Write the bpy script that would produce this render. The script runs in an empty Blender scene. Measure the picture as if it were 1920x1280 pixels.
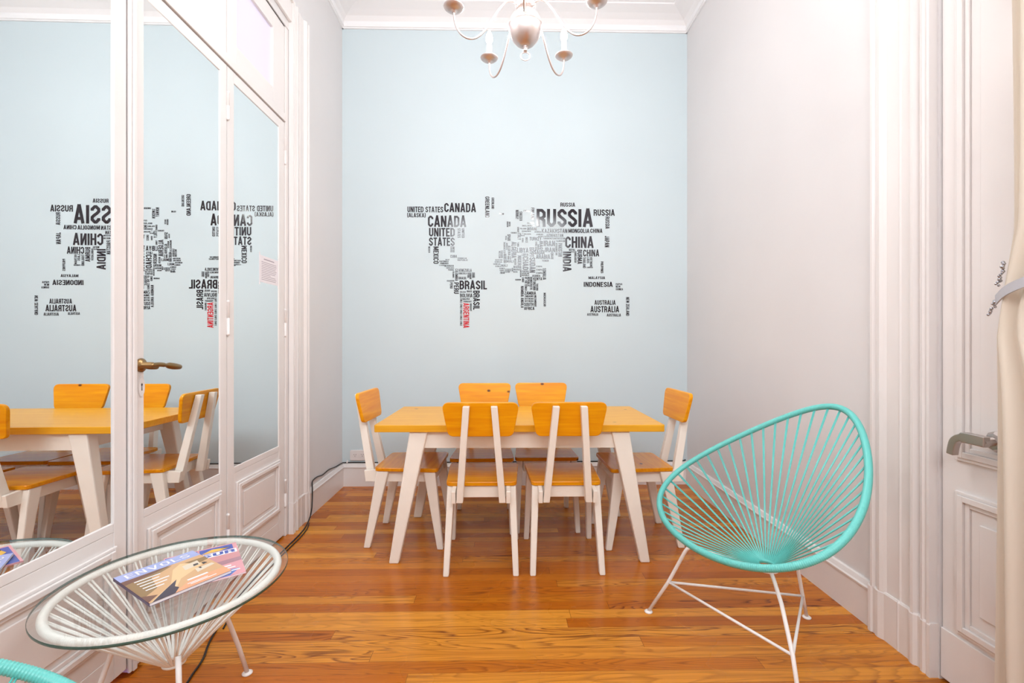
import bpy, bmesh, math, random
from math import sin, cos, pi, radians
from mathutils import Vector, Matrix

scene = bpy.context.scene
COL = scene.collection

# ------------------------------------------------------------------ camera, world, lights, exposure
cam_data = bpy.data.cameras.new('camera')
cam = bpy.data.objects.new('camera', cam_data)
COL.objects.link(cam)
cam.location = (0, 0, 1.2)
cam.rotation_euler = (radians(90), 0, -0.0200)
cam_data.sensor_width = 36
cam_data.lens = 16.0
cam_data.clip_start = 0.05
scene.camera = cam

scene.view_settings.view_transform = 'Standard'
scene.view_settings.look = 'None'
scene.view_settings.gamma = 1
scene.view_settings.use_curve_mapping = False
scene.view_settings.exposure = 0.0

world = bpy.data.worlds.new('sky')
scene.world = world
world.use_nodes = True
world.node_tree.nodes['Background'].inputs[0].default_value = (0.85, 0.92, 1.0, 1)
world.node_tree.nodes['Background'].inputs[1].default_value = 1.0

def lamp(name, kind, loc, power, color, rot=(0, 0, 0), size=None, size_y=None, radius=None):
    d = bpy.data.lights.new(name, kind)
    d.energy = power
    d.color = color
    if kind == 'AREA':
        d.shape = 'RECTANGLE'; d.size = size; d.size_y = size_y
    elif radius: d.shadow_soft_size = radius
    o = bpy.data.objects.new(name, d)
    o.location = loc; o.rotation_euler = rot
    COL.objects.link(o)
    return o

# added fill light, set in a made-up high window behind the camera
lamp('window_daylight', 'AREA', (0.1, -1.62, 3.15), 84, (0.93, 0.97, 1.0), (radians(76), 0, 0), 2.3, 1.0)
# violet light of the neighbouring room, leaking under the double doors
lamp('next_room_light', 'AREA', (-1.72, 1.40, 0.13), 3.0, (0.35, 0.2, 1.0), (0, radians(-76), 0), 0.12, 0.5)
BULB_POWER = 37.0
BULB_COLOR = (1.0, 0.985, 0.98)

# ------------------------------------------------------------------ node helpers and materials
def new_mat(name):
    m = bpy.data.materials.new(name); m.use_nodes = True
    return m, m.node_tree, m.node_tree.nodes['Principled BSDF']

def srgb(r, g, b):
    f = lambda c: (c/255/12.92) if c/255 <= 0.04045 else ((c/255+0.055)/1.055)**2.4
    return (f(r), f(g), f(b), 1)

def math_node(nt, op, a, b=None, c=None):
    n = nt.nodes.new('ShaderNodeMath'); n.operation = op
    for i, v in enumerate((a, b, c)):
        if v is None: continue
        if isinstance(v, (int, float)): n.inputs[i].default_value = v
        else: nt.links.new(v, n.inputs[i])
    return n.outputs[0]

def mix_color(nt, fac, a, b, mode='MIX'):
    n = nt.nodes.new('ShaderNodeMix'); n.data_type = 'RGBA'; n.blend_type = mode
    for i, v in ((0, fac), (6, a), (7, b)):
        if isinstance(v, (int, float, tuple)): n.inputs[i].default_value = v
        else: nt.links.new(v, n.inputs[i])
    return n.outputs[2]

def ramp(nt, fac, stops):
    n = nt.nodes.new('ShaderNodeValToRGB')
    e = n.color_ramp.elements
    while len(e) < len(stops): e.new(0.5)
    for el, (p, c) in zip(e, stops): el.position = p; el.color = c
    nt.links.new(fac, n.inputs[0])
    return n.outputs[0]

def noise(nt, vec, scale, detail=3, rough=0.5, distortion=0.0):
    n = nt.nodes.new('ShaderNodeTexNoise')
    n.inputs['Scale'].default_value = scale; n.inputs['Detail'].default_value = detail
    n.inputs['Roughness'].default_value = rough; n.inputs['Distortion'].default_value = distortion
    nt.links.new(vec, n.inputs['Vector'])
    return n.outputs['Fac']

def coords(nt, scale=(1, 1, 1), random_shift=False):
    tc = nt.nodes.new('ShaderNodeTexCoord')
    out = tc.outputs['Object']
    if random_shift:
        oi = nt.nodes.new('ShaderNodeObjectInfo')
        v = nt.nodes.new('ShaderNodeVectorMath'); v.operation = 'ADD'
        k = math_node(nt, 'MULTIPLY', oi.outputs['Random'], 37.0)
        cmb = nt.nodes.new('ShaderNodeCombineXYZ')
        for i in range(3): nt.links.new(k, cmb.inputs[i])
        nt.links.new(out, v.inputs[0]); nt.links.new(cmb.outputs[0], v.inputs[1])
        out = v.outputs[0]
    mp = nt.nodes.new('ShaderNodeMapping')
    mp.inputs['Scale'].default_value = scale
    nt.links.new(out, mp.inputs['Vector'])
    return mp.outputs[0]

def bump(nt, b, height, strength, dist):
    n = nt.nodes.new('ShaderNodeBump')
    n.inputs['Strength'].default_value = strength; n.inputs['Distance'].default_value = dist
    nt.links.new(height, n.inputs['Height']); nt.links.new(n.outputs[0], b.inputs['Normal'])

def plain(name, col, rough=0.5, metal=0.0, spec=0.5, coat=0.0, mottle=0.0, mscale=6.0):
    m, nt, b = new_mat(name)
    b.inputs['Base Color'].default_value = col
    b.inputs['Roughness'].default_value = rough
    b.inputs['Metallic'].default_value = metal
    b.inputs['Specular IOR Level'].default_value = spec
    b.inputs['Coat Weight'].default_value = coat
    if mottle:
        f = noise(nt, coords(nt), mscale, 4)
        lo = tuple(c*(1-mottle) for c in col[:3])+(1,)
        nt.links.new(ramp(nt, f, [(0.3, lo), (0.7, col)]), b.inputs['Base Color'])
        bump(nt, b, noise(nt, coords(nt), mscale*14, 3), 0.05, 0.004)
    return m

def pine(name, light, dark, rough=0.3, axis='x', tint=0.5):
    """varnished yellow pine: long grain along one axis, fine streaks and an occasional knot"""
    m, nt, b = new_mat(name)
    sc = (1.6, 22, 22) if axis == 'x' else (22, 1.6, 22)
    n1 = noise(nt, coords(nt, sc, True), 1.6, 3, 0.55, 0.6)
    sc2 = tuple(s*4.5 for s in sc)
    n2 = noise(nt, coords(nt, sc2, True), 1.0, 2)
    f = math_node(nt, 'ADD', math_node(nt, 'MULTIPLY', n1, 0.75), math_node(nt, 'MULTIPLY', n2, 0.25))
    col = ramp(nt, f, [(0.32, dark), (0.52, tuple((a+c)/2 for a, c in zip(light, dark))), (0.66, light)])
    vo = nt.nodes.new('ShaderNodeTexVoronoi'); vo.inputs['Scale'].default_value = 4.4
    vs = (1, 1.5, 1.5) if axis == 'x' else (1.5, 1, 1.5)
    nt.links.new(coords(nt, vs, True), vo.inputs['Vector'])
    knot = ramp(nt, vo.outputs['Distance'], [(0.035, (1, 1, 1, 1)), (0.075, (0, 0, 0, 1))])
    sel = nt.nodes.new('ShaderNodeSeparateColor'); nt.links.new(vo.outputs['Color'], sel.inputs[0])
    pick = math_node(nt, 'GREATER_THAN', sel.outputs[0], 0.35)
    kf = math_node(nt, 'MULTIPLY', knot, pick)
    col = mix_color(nt, kf, col, srgb(96, 48, 14))
    nt.links.new(col, b.inputs['Base Color'])
    b.inputs['Roughness'].default_value = rough
    b.inputs['Specular IOR Level'].default_value = 0.3
    b.inputs['Coat Weight'].default_value = 0.06
    b.inputs['Coat Roughness'].default_value = 0.15
    return m

def floorboards():
    m, nt, b = new_mat('varnished_pine_boards')
    tc = nt.nodes.new('ShaderNodeTexCoord')
    sp = nt.nodes.new('ShaderNodeSeparateXYZ'); nt.links.new(tc.outputs['Object'], sp.inputs[0])
    X, Y = sp.outputs[0], sp.outputs[1]
    W = 0.0635
    q = math_node(nt, 'DIVIDE', Y, W)
    row = math_node(nt, 'FLOOR', q)
    fy = math_node(nt, 'FRACT', q)
    w1 = nt.nodes.new('ShaderNodeTexWhiteNoise'); w1.noise_dimensions = '1D'; nt.links.new(row, w1.inputs['W'])
    xs = math_node(nt, 'ADD', math_node(nt, 'DIVIDE', X, 2.3), math_node(nt, 'MULTIPLY', w1.outputs['Value'], 9.0))
    seg = math_node(nt, 'FLOOR', xs); fx = math_node(nt, 'FRACT', xs)
    cv = nt.nodes.new('ShaderNodeCombineXYZ'); nt.links.new(row, cv.inputs[0]); nt.links.new(seg, cv.inputs[1])
    w2 = nt.nodes.new('ShaderNodeTexWhiteNoise'); w2.noise_dimensions = '2D'; nt.links.new(cv.outputs[0], w2.inputs['Vector'])
    bid = w2.outputs['Value']
    sc = nt.nodes.new('ShaderNodeSeparateColor'); nt.links.new(w2.outputs['Color'], sc.inputs[0])
    def vec(sx, sy, k):
        c = nt.nodes.new('ShaderNodeCombineXYZ')
        nt.links.new(math_node(nt, 'MULTIPLY', X, sx), c.inputs[0])
        nt.links.new(math_node(nt, 'MULTIPLY', Y, sy), c.inputs[1])
        nt.links.new(math_node(nt, 'MULTIPLY', bid, k), c.inputs[2])
        return c.outputs[0]
    # flame figure: contour lines of a stretched noise field, different on every board
    field = noise(nt, vec(1.1, 11.0, 61.0), 1.0, 2, 0.4, 0.3)
    fine = noise(nt, vec(5.0, 160.0, 33.0), 1.0, 2)
    ring = math_node(nt, 'FRACT', math_node(nt, 'ADD', math_node(nt, 'MULTIPLY', field, 21.0), math_node(nt, 'MULTIPLY', fine, 0.35)))
    line = ramp(nt, ring, [(0.0, (0, 0, 0, 1)), (0.55, (0.18, 0.18, 0.18, 1)), (0.86, (1, 1, 1, 1)), (1.0, (0, 0, 0, 1))])
    amp = math_node(nt, 'ADD', math_node(nt, 'MULTIPLY', math_node(nt, 'POWER', sc.outputs[1], 1.4), 0.8), 0.16)
    fig = math_node(nt, 'MULTIPLY', line, amp)
    base = ramp(nt, bid, [(0.0, srgb(178, 94, 14)), (0.35, srgb(194, 107, 19)), (0.7, srgb(206, 123, 26)), (1.0, srgb(230, 154, 54))])
    streak = noise(nt, vec(0.9, 70.0, 20.0), 1.0, 3)
    base = mix_color(nt, math_node(nt, 'MULTIPLY', ramp(nt, streak, [(0.45, (0, 0, 0, 1)), (0.75, (1, 1, 1, 1))]), 0.5), base, srgb(156, 76, 12))
    col = mix_color(nt, fig, base, srgb(106, 42, 6))
    gap = math_node(nt, 'MAXIMUM', math_node(nt, 'LESS_THAN', fy, 0.022), math_node(nt, 'LESS_THAN', fx, 0.0009))
    gap = math_node(nt, 'MULTIPLY', gap, 0.6)
    col = mix_color(nt, gap, col, srgb(70, 34, 12))
    nt.links.new(col, b.inputs['Base Color'])
    wear = noise(nt, vec(1.3, 1.6, 0.0), 1.0, 3)
    nt.links.new(ramp(nt, wear, [(0.3, (0.2, 0.2, 0.2, 1)), (0.7, (0.34, 0.34, 0.34, 1))]), b.inputs['Roughness'])
    b.inputs['Specular IOR Level'].default_value = 0.4
    h = math_node(nt, 'SUBTRACT', math_node(nt, 'MULTIPLY', fine, 0.15), gap)
    bump(nt, b, h, 0.12, 0.002)
    return m

def mirror_mat():
    m, nt, b = new_mat('mirror_glass')
    b.inputs['Base Color'].default_value = (0.92, 0.945, 0.945, 1)
    b.inputs['Metallic'].default_value = 1.0
    b.inputs['Roughness'].default_value = 0.0
    return m

def clear_glass():
    """thin clear sheet: tinted see-through, mirror-like at glancing angles on both faces"""
    m, nt, b = new_mat('clear_glass')
    nt.nodes.remove(b)
    out = nt.nodes['Material Output']
    tr = nt.nodes.new('ShaderNodeBsdfTransparent'); tr.inputs[0].default_value = (0.985, 0.993, 0.99, 1)
    gl = nt.nodes.new('ShaderNodeBsdfGlossy'); gl.inputs['Roughness'].default_value = 0.0
    lw = nt.nodes.new('ShaderNodeLayerWeight'); lw.inputs['Blend'].default_value = 0.5
    f5 = math_node(nt, 'POWER', lw.outputs['Facing'], 5.0)
    fr = math_node(nt, 'MULTIPLY_ADD', f5, 0.96, 0.04)
    mx = nt.nodes.new('ShaderNodeMixShader')
    nt.links.new(fr, mx.inputs[0]); nt.links.new(tr.outputs[0], mx.inputs[1]); nt.links.new(gl.outputs[0], mx.inputs[2])
    nt.links.new(mx.outputs[0], out.inputs['Surface'])
    return m

def glass_edge():
    m, nt, b = new_mat('green_glass_edge')
    out = nt.nodes['Material Output']
    b.inputs['Base Color'].default_value = srgb(18, 72, 62); b.inputs['Roughness'].default_value = 0.1
    tr = nt.nodes.new('ShaderNodeBsdfTransparent'); tr.inputs[0].default_value = (0.75, 0.9, 0.86, 1)
    mx = nt.nodes.new('ShaderNodeMixShader'); mx.inputs[0].default_value = 0.15
    nt.links.new(b.outputs[0], mx.inputs[1]); nt.links.new(tr.outputs[0], mx.inputs[2])
    nt.links.new(mx.outputs[0], out.inputs['Surface'])
    return m

def emit(name, col, strength):
    m, nt, b = new_mat(name)
    b.inputs['Base Color'].default_value = col
    b.inputs['Emission Color'].default_value = col
    b.inputs['Emission Strength'].default_value = strength
    return m

def cloth(name, col, trans=0.35):
    m, nt, b = new_mat(name)
    out = nt.nodes['Material Output']
    b.inputs['Base Color'].default_value = col; b.inputs['Roughness'].default_value = 0.9
    t = nt.nodes.new('ShaderNodeBsdfTranslucent'); t.inputs[0].default_value = col
    mx = nt.nodes.new('ShaderNodeMixShader'); mx.inputs[0].default_value = trans
    nt.links.new(b.outputs[0], mx.inputs[1]); nt.links.new(t.outputs[0], mx.inputs[2])
    nt.links.new(mx.outputs[0], out.inputs['Surface'])
    bump(nt, b, noise(nt, coords(nt, (400, 400, 400)), 1.0, 2), 0.1, 0.001)
    return m

M = {
 'floor': floorboards(),
 'wall_blue': plain('pale_blue_wall_paint', srgb(207, 221, 226), 0.55, mottle=0.02, mscale=2.0),
 'wall_white': plain('warm_white_wall_paint', srgb(226, 223, 223), 0.6, mottle=0.03, mscale=2.0),
 'ceiling': plain('ceiling_white_paint', srgb(245, 244, 245), 0.7),
 'trim': plain('gloss_white_trim_paint', srgb(234, 229, 227), 0.32, mottle=0.02, mscale=4.0),
 'chair_white': plain('white_lacquer', srgb(248, 240, 229), 0.35, mottle=0.03, mscale=9.0),
 'metal_white': plain('white_powder_coat', srgb(246, 241, 238), 0.3),
 'cord_white': plain('white_vinyl_cord', srgb(246, 243, 236), 0.3),
 'teal': plain('turquoise_vinyl_cord', srgb(104, 198, 190), 0.3),
 'pine_back': pine('pine_backrest', srgb(246, 170, 10), srgb(229, 140, 4)),
 'pine_seat': pine('pine_seat', srgb(240, 164, 14), srgb(216, 126, 4), 0.22),
 'pine_top': pine('pine_tabletop', srgb(240, 180, 48), srgb(226, 156, 26), 0.33),
 'mirror': mirror_mat(),
 'glass': clear_glass(),
 'glass_edge': glass_edge(),
 'lilac': emit('lilac_lit_glass', srgb(224, 219, 242), 0.08),
 'nickel': plain('brushed_nickel', srgb(222, 210, 206), 0.38, 1.0),
 'chrome': plain('worn_chrome', srgb(196, 188, 184), 0.3, 1.0),
 'brass': plain('aged_brass', srgb(150, 122, 84), 0.3, 1.0),
 'bulb': emit('lit_bulb', (1.0, 0.95, 0.88, 1), 40.0),
 'candle': plain('ivory_candle_sleeve', srgb(240, 232, 226), 0.4),
 'black': plain('black_cable', srgb(24, 20, 20), 0.4),
 'vinyl': plain('black_vinyl_lettering', srgb(34, 27, 36), 0.09, spec=0.5),
 'vinyl_red': plain('red_vinyl_lettering', srgb(206, 26, 44), 0.2),
 'plastic': plain('white_plastic', srgb(232, 226, 224), 0.35),
 'slot': plain('dark_slot', srgb(60, 50, 50), 0.6),
 'paper': plain('paper', srgb(238, 232, 236), 0.7),
 'ink': plain('pale_grey_ink', srgb(176, 164, 174), 0.7),
 'curtain': cloth('cream_curtain', srgb(248, 240, 228), 0.4),
 'grey_cloth': plain('grey_satin', srgb(190, 190, 196), 0.45),
 'silver': plain('silver_bead', srgb(180, 180, 186), 0.2, 1.0),
 'void': plain('next_room_dark', srgb(60, 50, 70), 0.8),
}
def cover(name, rgb): 
    M[name] = plain(name, srgb(*rgb), 0.25)
    return M[name]

# ------------------------------------------------------------------ mesh helpers
class Mesh:
    """collects geometry; link() turns it into ONE object"""
    def __init__(self): self.bm = bmesh.new(); self.mi = 0
    def face(self, vs):
        try:
            f = self.bm.faces.new(vs); f.material_index = self.mi; return f
        except ValueError: return None
    def box(self, x0, x1, y0, y1, z0, z1):
        v = [self.bm.verts.new(p) for p in ((x0,y0,z0),(x1,y0,z0),(x1,y1,z0),(x0,y1,z0),(x0,y0,z1),(x1,y0,z1),(x1,y1,z1),(x0,y1,z1))]
        for q in ((3,2,1,0),(4,5,6,7),(0,1,5,4),(1,2,6,5),(2,3,7,6),(3,0,4,7)): self.face([v[i] for i in q])
        return self
    def hexa(self, lo, hi):
        """two matching quads (lower, upper), joined"""
        return self.prism_pts(lo, hi)
    def prism_pts(self, lo, hi):
        a = [self.bm.verts.new(p) for p in lo]; c = [self.bm.verts.new(p) for p in hi]
        n = len(a)
        self.face(list(reversed(a))); self.face(c)
        for i in range(n): self.face([a[i], a[(i+1) % n], c[(i+1) % n], c[i]])
        return self
    def ring_loft(self, rings, closed_path=False, cap=True):
        R = [[self.bm.verts.new(p) for p in r] for r in rings]
        n = len(R[0]); m = len(R)
        for i in range(m if closed_path else m-1):
            a, c = R[i], R[(i+1) % m]
            for j in range(n): self.face([a[j], a[(j+1) % n], c[(j+1) % n], c[j]])
        if cap and not closed_path:
            self.face(list(reversed(R[0]))); self.face(R[-1])
        return self
    def tube(self, pts, r, seg=8, closed=False):
        """round tube along a path; r is a number or a function of the index"""
        P = [Vector(p) for p in pts]; n = len(P)
        rings = []; N = None
        for i in range(n):
            if closed: T = P[(i+1) % n]-P[i-1]
            else: T = P[min(i+1, n-1)]-P[max(i-1, 0)]
            T.normalize()
            if N is None:
                N = T.orthogonal().normalized()
            N = (N-T*N.dot(T))
            N = N.normalized() if N.length > 1e-6 else T.orthogonal().normalized()
            B = T.cross(N)
            rr = r(i) if callable(r) else r
            rings.append([P[i]+(N*cos(a)+B*sin(a))*rr for a in (2*pi*k/seg for k in range(seg))])
        if closed:
            # untwist: align the last ring to the first by a gradual roll
            last = rings[-1]
            best = min(range(seg), key=lambda s: sum((last[(k+s) % seg]-rings[0][k]).length for k in range(seg)))
            if best:
                Rv = [[self.bm.verts.new(p) for p in q] for q in rings]
                for i in range(n-1):
                    for j in range(seg): self.face([Rv[i][j], Rv[i][(j+1) % seg], Rv[i+1][(j+1) % seg], Rv[i+1][j]])
                for j in range(seg): self.face([Rv[-1][(j+best) % seg], Rv[-1][(j+1+best) % seg], Rv[0][(j+1) % seg], Rv[0][j]])
                return self
        return self.ring_loft(rings, closed)
    def lathe(self, prof, seg=24, at=(0, 0, 0), axis='z'):
        """profile of (radius, height) turned about an axis"""
        rings = []
        for r, h in prof:
            ring = []
            for k in range(seg):
                a = 2*pi*k/seg
                p = (r*cos(a), r*sin(a), h)
                if axis == 'x': p = (h, r*cos(a), r*sin(a))
                elif axis == 'y': p = (r*sin(a), h, r*cos(a))
                ring.append((p[0]+at[0], p[1]+at[1], p[2]+at[2]))
            rings.append(ring)
        return self.ring_loft(rings)
    def link(self, name, mats, parent=None, smooth=False, bevel=0.0, seg=2):
        bm = self.bm
        bmesh.ops.recalc_face_normals(bm, faces=bm.faces)
        me = bpy.data.meshes.new(name); bm.to_mesh(me); bm.free()
        for m in (mats if isinstance(mats, (list, tuple)) else [mats]): me.materials.append(M[m] if isinstance(m, str) else m)
        o = bpy.data.objects.new(name, me); COL.objects.link(o)
        if parent: o.parent = parent
        if smooth:
            for p in me.polygons: p.use_smooth = True
        if bevel:
            b = o.modifiers.new('edge', 'BEVEL'); b.width = bevel; b.segments = seg; b.limit_method = 'ANGLE'; b.angle_limit = radians(40)
        return o

def rounded_poly(pts, r, n=5):
    out = []
    k = len(pts)
    for i in range(k):
        p, a, c = Vector(pts[i]), Vector(pts[i-1]), Vector(pts[(i+1) % k])
        u, v = (a-p).normalized(), (c-p).normalized()
        ang = math.acos(max(-1, min(1, u.dot(v))))
        d = r/math.tan(ang/2)
        s, e = p+u*d, p+v*d
        for j in range(n+1):
            t = j/n
            out.append((s*(1-t)+p*t)*(1-t)+(p*(1-t)+e*t)*t)
    return out

def smooth_path(pts, n=8):
    """Catmull-Rom through the points"""
    P = [Vector(p) for p in pts]; out = []
    for i in range(len(P)-1):
        p0, p1, p2, p3 = P[max(i-1, 0)], P[i], P[i+1], P[min(i+2, len(P)-1)]
        for k in range(n):
            t = k/n
            out.append(0.5*((2*p1)+(p2-p0)*t+(2*p0-5*p1+4*p2-p3)*t*t+(3*p1-p0-3*p2+p3)*t**3))
    out.append(P[-1])
    return out

def tag(o, label=None, cat=None, group=None, kind=None):
    if label: o['label'] = label
    if cat: o['category'] = cat
    if group: o['group'] = group
    if kind: o['kind'] = kind
    return o

def thing(name, label, cat, loc=(0, 0, 0), rz=0.0, group=None, kind=None):
    o = bpy.data.objects.new(name, None); COL.objects.link(o)
    o.empty_display_size = 0.1
    o.location = loc; o.rotation_euler = (0, 0, rz)
    return tag(o, label, cat, group, kind)

def copy_tree(o, parent=None):
    c = o.copy(); COL.objects.link(c)
    if parent: c.parent = parent
    for ch in list(o.children): copy_tree(ch, c)
    return c

# ------------------------------------------------------------------ the room
XL, XR, YB, YF, ZC = -1.335, 1.554, 3.81, -1.75, 3.95

def struct(mesh, name, mat, label, cat='room', parent=None, **k):
    o = mesh.link(name, mat, parent, **k)
    return tag(o, label, cat, kind='structure')

struct(Mesh().box(-3.2, XR+0.25, YF-0.2, YB+0.2, -0.06, 0), 'floor', 'floor', 'varnished orange pine strip floor of the room', 'floor')
struct(Mesh().box(XL-0.2, XR+0.25, YF-0.2, YB+0.2, ZC, ZC+0.1), 'ceiling', 'ceiling', 'white ceiling above the chandelier', 'ceiling')
struct(Mesh().box(XL-0.16, XR+0.25, YB, YB+0.16, 0, ZC), 'wall_back', 'wall_blue', 'pale blue end wall carrying the world map of words', 'wall')
w = Mesh()
w.box(XL-0.16, XL, 2.87, YB, 0, ZC).box(XL-0.16, XL, 0.44, 2.87, 3.14, ZC).box(XL-0.16, XL, YF, 0.44, 0, ZC)
struct(w, 'wall_left', 'wall_white', 'off white wall on the mirrored door side', 'wall')
struct(Mesh().box(XR, XR+0.16, 1.59, YB, 0, ZC).box(XR, XR+0.16, 0.85, 1.59, 3.14, ZC).box(XR, XR+0.16, YF, 0.85, 0, ZC),
       'wall_right', 'wall_white', 'off white wall behind the turquoise cord chair', 'wall')
w = Mesh()
w.box(XL-0.16, -1.1, YF-0.16, YF, 0, ZC).box(1.3, XR+0.16, YF-0.16, YF, 0, ZC).box(-1.1, 1.3, YF-0.16, YF, 3.6, ZC).box(-1.1, 1.3, YF-0.16, YF, 0, 2.55)
struct(w, 'wall_front', 'wall_white', 'wall with the high window behind the viewpoint', 'wall')
wf = thing('window_9', 'high window behind the viewpoint', 'window', (0.1, YF-0.08, 0), kind='structure')  # unseen window and its wall opening, added to go with the fill light
f = Mesh()
f.box(-1.2, -1.13, -0.03, 0.03, 2.55, 3.6).box(1.13, 1.2, -0.03, 0.03, 2.55, 3.6).box(-0.04, 0.04, -0.03, 0.03, 2.62, 3.53)
f.box(-1.13, 1.13, -0.03, 0.03, 2.55, 2.62).box(-1.13, 1.13, -0.03, 0.03, 3.53, 3.6)
f.link('window_frame', 'trim', wf)
# the next room beyond the mirrored doors
struct(Mesh().box(-3.2, -3.1, 0.0, 3.4, 0, 3.3).box(-3.2, XL-0.17, -0.1, 0.0, 0, 3.3).box(-3.2, XL-0.17, 3.4, 3.5, 0, 3.3).box(-3.2, XL-0.17, -0.1, 3.5, 3.3, 3.4),
       'wall_neighbour', 'void', 'dim room beyond the mirrored doors', 'wall')

# baseboards: plinth board with a moulded cap, as a profile run along each wall
def run_profile(prof, along, const, a0, a1, sign):
    """prof: (projection, height) outline. along 'x' or 'y'; const = wall plane; sign = direction into the room"""
    m = Mesh()
    def P(p, a):
        return (a, const+sign*p[0], p[1]) if along == 'x' else (const+sign*p[0], a, p[1])
    m.prism_pts([P(p, a0) for p in prof], [P(p, a1) for p in prof])
    return m
BASE = [(0, 0), (0.016, 0), (0.016, 0.150), (0.021, 0.154), (0.022, 0.162), (0.017, 0.168), (0.014, 0.176), (0.010, 0.186), (0.006, 0.190), (0, 0.190)]
struct(run_profile(BASE, 'x', YB, XL, XR, -1), 'baseboard_back', 'trim', 'white moulded baseboard along the blue wall', 'baseboard')
struct(run_profile(BASE, 'y', XL, 3.115, YB-0.016, 1), 'baseboard_left', 'trim', 'short white baseboard between the mirrored doors and the corner', 'baseboard')
struct(run_profile(BASE, 'y', XR, 1.875, YB-0.016, -1), 'baseboard_right', 'trim', 'white moulded baseboard behind the turquoise cord chair', 'baseboard')

CROWN = [(0, 3.795), (0.012, 3.795), (0.012, 3.803), (0.022, 3.806), (0.022, 3.832), (0.014, 3.836), (0.02, 3.85), (0.05, 3.875), (0.10, 3.895), (0.155, 3.91),
         (0.175, 3.915), (0.175, 3.925), (0.215, 3.93), (0.225, 3.95), (0, 3.95)]
struct(run_profile(CROWN, 'x', YB, XL, XR, -1), 'trim_1', 'ceiling', 'white plaster cornice above the blue wall', 'cornice')
struct(run_profile(CROWN, 'y', XL, YF, YB, 1), 'trim_2', 'ceiling', 'white plaster cornice above the mirrored doors', 'cornice')
struct(run_profile(CROWN, 'y', XR, YF, YB, -1), 'trim_3', 'ceiling', 'white plaster cornice on the right hand wall', 'cornice')

# fluted door casings (profile in plan, run upwards) with a plain plinth block
def casing(xw, sign, y0, y1, z1, prof):
    m = Mesh()
    pts = [(xw, y0)]+[(xw+sign*p, y0+(y1-y0)*t) for t, p in prof]+[(xw, y1)]
    m.prism_pts([(x, y, 0.19) for x, y in pts], [(x, y, z1) for x, y in pts])
    return m
FLUTES = [(0, 0.022), (0.03, 0.03), (0.07, 0.03), (0.09, 0.02), (0.13, 0.02), (0.15, 0.028), (0.2, 0.03), (0.24, 0.022), (0.27, 0.014), (0.48, 0.014), (0.50, 0.018), (0.52, 0.014),
          (0.66, 0.014), (0.68, 0.022), (0.72, 0.03), (0.76, 0.03), (0.79, 0.012), (0.83, 0.012), (0.86, 0.026), (0.90, 0.03), (0.93, 0.022), (0.96, 0.03), (1.0, 0.03)]
def plinth(xw, sign, y0, y1):
    m = Mesh()
    pts = [(xw, y0)]+[(xw+sign*(p*0.6+0.014), y0+(y1-y0)*t) for t, p in FLUTES]+[(xw, y1)]
    top = [(xw, y0)]+[(xw+sign*(p*0.6+0.010), y0+(y1-y0)*t) for t, p in FLUTES]+[(xw, y1)]
    m.prism_pts([(x, y, 0) for x, y in pts], [(x, y, 0.186) for x, y in pts])
    m.prism_pts([(x, y, 0.186) for x, y in pts], [(x, y, 0.193) for x, y in top])
    return m
c = thing('trim_4', 'white fluted casing between the mirrored doors and the corner', 'door casing', (0, 0, 0), kind='structure')
casing(XL, 1, 3.11, 2.865, 3.33, FLUTES).link('casing', 'trim', c)
plinth(XL, 1, 3.115, 2.86).link('plinth', 'trim', c)
c = thing('trim_5', 'white fluted casing beside the turquoise cord chair', 'door casing', (0, 0, 0), kind='structure')
casing(XR, -1, 1.868, 1.598, 3.33, FLUTES).link('casing', 'trim', c)
plinth(XR, -1, 1.876, 1.594).link('plinth', 'trim', c)
struct(Mesh().box(XL, XL+0.02, 0.2, 2.865, 3.19, 3.33).box(XL, XL+0.034, 0.2, 2.865, 3.31, 3.33), 'trim_6', 'trim',
       'white casing over the transom windows', 'door casing', bevel=0.004)
struct(Mesh().box(XR-0.02, XR, 0.6, 1.598, 3.19, 3.33), 'trim_7', 'trim', 'white casing over the door beside the cream curtain', 'door casing', bevel=0.004)
# jamb, transom bar and head of the mirrored door opening
struct(Mesh().box(XL-0.13, XL-0.004, 2.832, 2.87, 0, 3.19).box(XL-0.13, XL-0.002, 0.44, 2.832, 2.552, 2.60).box(XL-0.13, XL-0.004, 0.44, 2.832, 3.14, 3.19).box(XL-0.13, XL-0.004, 0.40, 0.44, 0, 3.19),
       'trim_8', 'trim', 'white frame around the mirrored doors and transoms', 'door frame', bevel=0.003)

def frame_moulding(m, x, sgn, y0, y1, z0, z1, w=0.05):
    """picture-frame moulding standing proud of a leaf, three stepped bands"""
    for k, (ins, wid, h) in enumerate(((0, 0.012, 0.010), (0.012, 0.020, 0.016), (0.032, 0.016, 0.007))):
        a0, a1, b0, b1 = y0+ins, y1-ins, z0+ins, z1-ins
        xa, xb = sorted((x, x+sgn*h))
        m.box(xa, xb, a0, a0+wid, b0, b1); m.box(xa, xb, a1-wid, a1, b0, b1)
        m.box(xa, xb, a0+wid, a1-wid, b0, b0+wid); m.box(xa, xb, a0+wid, a1-wid, b1-wid, b1)

def hinge_mesh(x, y, z0, z1):
    m = Mesh()
    m.lathe([(0.004, z0-0.012), (0.009, z0-0.004), (0.007, z0), (0.007, (z0+z1)/2-0.001), (0.0055, (z0+z1)/2), (0.007, (z0+z1)/2+0.001), (0.007, z1), (0.009, z1+0.004), (0.004, z1+0.012)], 12, (x, y, 0))
    return m

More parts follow.
